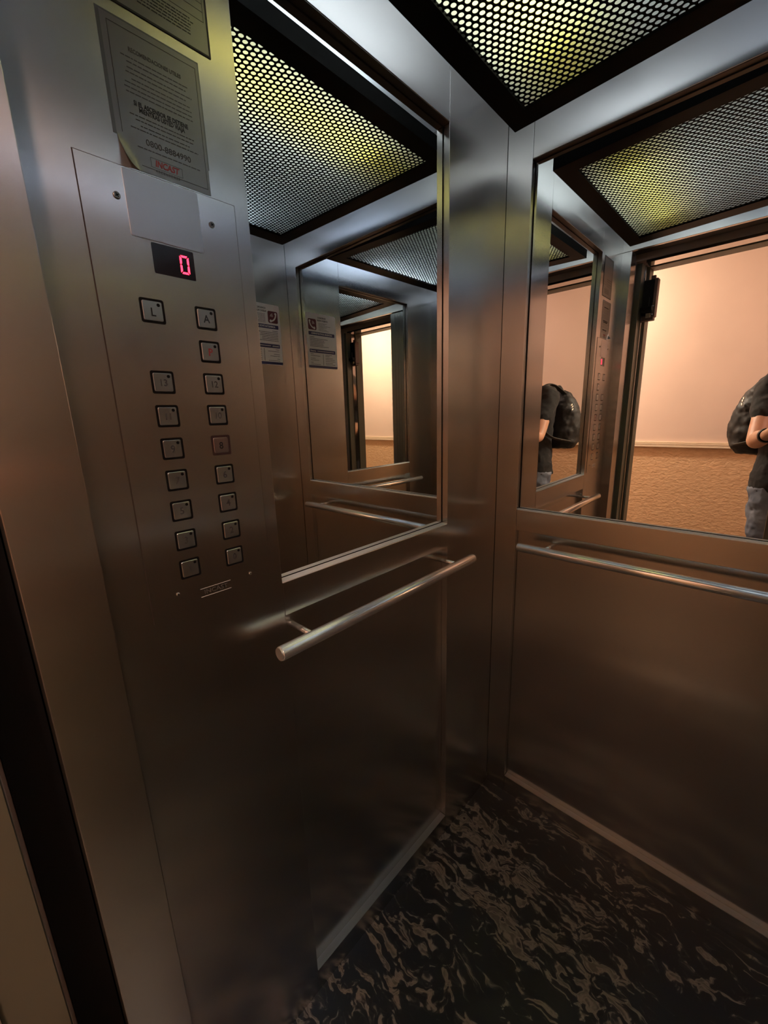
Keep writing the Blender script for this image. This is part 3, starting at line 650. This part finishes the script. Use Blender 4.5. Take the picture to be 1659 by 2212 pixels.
for h, k, a in LEGS: limb(bm, (h, Vector(h).lerp(Vector(k), 0.5), k, Vector(k).lerp(Vector(a), 0.35), a), (0.082, 0.070, 0.055, 0.056, 0.038), 16)
person = soft('person', bm, SKIN, 0.0055, it=2)
tag(person, 'person in a charcoal t-shirt and blue jeans, photographing from the landing, seen in the mirrors', 'person')
bm = bmesh.new(); torso(bm, 0.010)
for S, E_ in ((Ls, Le), (Rs, Re)):
    limb(bm, (S+(Nk-S)*0.35+z_*-0.01, S, S.lerp(E_, 0.30), S.lerp(E_, 0.56)), (0.078, 0.070, 0.064, 0.060), 18)
loft(bm, [(Pv+z_*0.03, l_, 0.180, f_, 0.130), (Pv+z_*-0.03, l_, 0.186, f_, 0.136), (Pv+z_*-0.06+f_*-0.01, l_, 0.184, f_, 0.136)], 28)
soft('tshirt', bm, SHIRT, 0.008, person, 0.022, 0.07)
bm = bmesh.new()
loft(bm, [(Pv+z_*0.04, l_, 0.158, f_, 0.112), (Pv+z_*-0.04, l_, 0.176, f_, 0.126), (Pv+z_*-0.12, l_, 0.172, f_, 0.120), (Pv+z_*-0.16, l_, 0.120, f_, 0.090)], 24)
for h, k, a in LEGS: limb(bm, (h, Vector(h).lerp(Vector(k), 0.5), k, Vector(k).lerp(Vector(a), 0.5), a), (0.094, 0.083, 0.070, 0.064, 0.058), 18)
soft('jeans', bm, JEANS, 0.008, person, 0.024, 0.055)
for h, k, a in LEGS:
    a = Vector(a); bm = bmesh.new()
    limb(bm, (a-z_*0.045-f_*0.045, a-z_*0.048+f_*0.05, a-z_*0.052+f_*0.150), (0.040, 0.042, 0.036), 16)
    limb(bm, (a-z_*0.02-f_*0.02, a+z_*0.015-f_*0.01), (0.042, 0.042), 14); soft('shoe', bm, SHOE, 0.006, person)
bm = bmesh.new(); ball(bm, hc+hu*0.022-hf*0.016, (l_*0.083, hf*0.096, hu*0.108)); ball(bm, hc-hf*0.050-hu*0.020, (l_*0.074, hf*0.060, hu*0.080)); soft('hair', bm, HAIR, 0.006, person, 0.008, 0.02)
EYE = P('eye_white', (0.8, 0.8, 0.78), 0.2); IRIS = P('brown_iris', (0.05, 0.025, 0.01), 0.2)
for s in (-1, 1):
    c = hc+l_*s*0.031+hf*0.081+hu*0.008
    bm = bmesh.new(); ball(bm, c, (l_*0.012, hf*0.012, hu*0.009), 12, 8); ey = child(new('eye', bm, EYE, smooth=True), person)
    bm = bmesh.new(); ball(bm, c+hf*0.0085, (l_*0.0055, hf*0.0042, hu*0.0055), 10, 6); child(new('iris', bm, IRIS), ey)
bm = bmesh.new(); d = (Lw-Le).normalized(); c = Lw-d*0.02
a = d.orthogonal().normalized(); bb = d.cross(a)
loft(bm, [(c-d*0.012, a, 0.0330, bb, 0.0330), (c-d*0.008, a, 0.0355, bb, 0.0355), (c+d*0.008, a, 0.0345, bb, 0.0345), (c+d*0.012, a, 0.0318, bb, 0.0318)], 24); child(new('wristband', bm, BLACKPL), person)
# phone
ph = empty('phone', PH); tag(ph, 'dark smartphone held up in both hands by the person on the landing', 'phone')
FP = Frame(PH, tuple(r2), tuple(u2))     # n points back at the person
bm = bmesh.new(); prism(bm, FP, rrect(0.076, 0.158, 0.009), -0.004, 0.004, bev=0.0008); child(new('body', bm, BLACKPL), ph)
bm = bmesh.new(); prism(bm, FP, rrect(0.071, 0.153, 0.007), 0.004, 0.0043); child(new('screen', bm, P('phone_glass', (0.01, 0.01, 0.012), 0.05)), ph)
bm = bmesh.new(); prism(bm, FP, shift(rrect(0.030, 0.030, 0.006), 0.012, 0.035), -0.0052, -0.004); child(new('lens_island', bm, BLACK), ph)
# backpack
bc = Vector((0.604, -2.155, 1.315))
bag = empty('backpack', (bc.x, bc.y, bc.z-0.22)); tag(bag, 'black nylon backpack with a pale zip pull, worn on the back of the person', 'backpack')
bm = bmesh.new(); rings = []
for t, w_, d_ in ((-0.215, 0.090, 0.050), (-0.205, 0.145, 0.095), (-0.16, 0.186, 0.120), (-0.08, 0.196, 0.128), (0.02, 0.190, 0.118), (0.10, 0.166, 0.100), (0.17, 0.138, 0.078), (0.215, 0.095, 0.055), (0.232, 0.045, 0.030)):
    rings.append((bc+z_*t-f_*(0.012-0.10*abs(t)), l_, w_, f_, d_))
loft(bm, rings, 28); soft('pack_body', bm, BAGM, 0.008, bag, 0.024, 0.06)
bm = bmesh.new(); pc = bc-f_*0.105-z_*0.07
loft(bm, [(pc+z_*t, l_, w_, f_, d_) for t, w_, d_ in ((-0.115, 0.06, 0.03), (-0.10, 0.11, 0.045), (-0.03, 0.128, 0.055), (0.05, 0.118, 0.045), (0.085, 0.07, 0.025))], 24)
soft('front_pocket', bm, BAGM, 0.007, bag, 0.014, 0.04)
for s in (1, -1):
    pts = [bc+z_*0.20+l_*s*0.075+f_*0.03, Nk+l_*s*0.105-f_*0.095+z_*0.020, Nk+l_*s*0.108-f_*0.02+z_*0.036, Nk+l_*s*0.112+f_*0.085-z_*0.03, Nk+l_*s*0.125+f_*0.148-z_*0.13,
           Nk+l_*s*0.165+f_*0.120-z_*0.26, Nk+l_*s*0.195+f_*0.02-z_*0.36, bc-z_*0.15+l_*s*0.160+f_*0.05]
    bm = bmesh.new(); rings = []; P_ = [Vector(p) for p in pts]; dense = []
    for i in range(len(P_)-1):
        for k in range(5): dense.append(P_[i].lerp(P_[i+1], k/5))
    dense.append(P_[-1])
    for i in range(3):
        dense = [dense[0]]+[(dense[j-1]+dense[j]*2+dense[j+1])/4 for j in range(1, len(dense)-1)]+[dense[-1]]
    for i, p in enumerate(dense):
        d = (dense[min(i+1, len(dense)-1)]-dense[max(i-1, 0)]).normalized(); a = (l_-d*l_.dot(d)).normalized(); rings.append((p, a, 0.026, d.cross(a), 0.007))
    loft(bm, rings, 12); st_ = child(new('shoulder_strap', bm, STRAPM, smooth=True), bag)
    q = len(dense)//2+2; c = dense[q]+(dense[q]-(Nk-z_*0.2)).normalized()*0.012
    bm = bmesh.new(); limb(bm, (c-z_*0.016, c+z_*0.016), (0.010, 0.010), 8); child(new('strap_buckle', bm, BLACKPL), st_)
bm = bmesh.new(); limb(bm, (bc+z_*0.215+l_*0.035, bc+z_*0.262+l_*0.012+f_*0.02, bc+z_*0.262-l_*0.012+f_*0.02, bc+z_*0.215-l_*0.035), (0.007, 0.008, 0.008, 0.007), 10); child(new('grab_handle', bm, STRAPM, smooth=True), bag)
zc = bc+l_*0.168+z_*0.110+f_*0.040
for k, (dx, dz) in enumerate(((0, 0), (0.008, 0.014), (-0.003, -0.020))):
    bm = bmesh.new(); limb(bm, (zc+f_*dx+z_*dz, zc+f_*(dx+0.012)+z_*(dz-0.010)+l_*0.004), (0.0052, 0.0042), 8); child(new('zip_pull', bm, ZIP, smooth=True), bag)
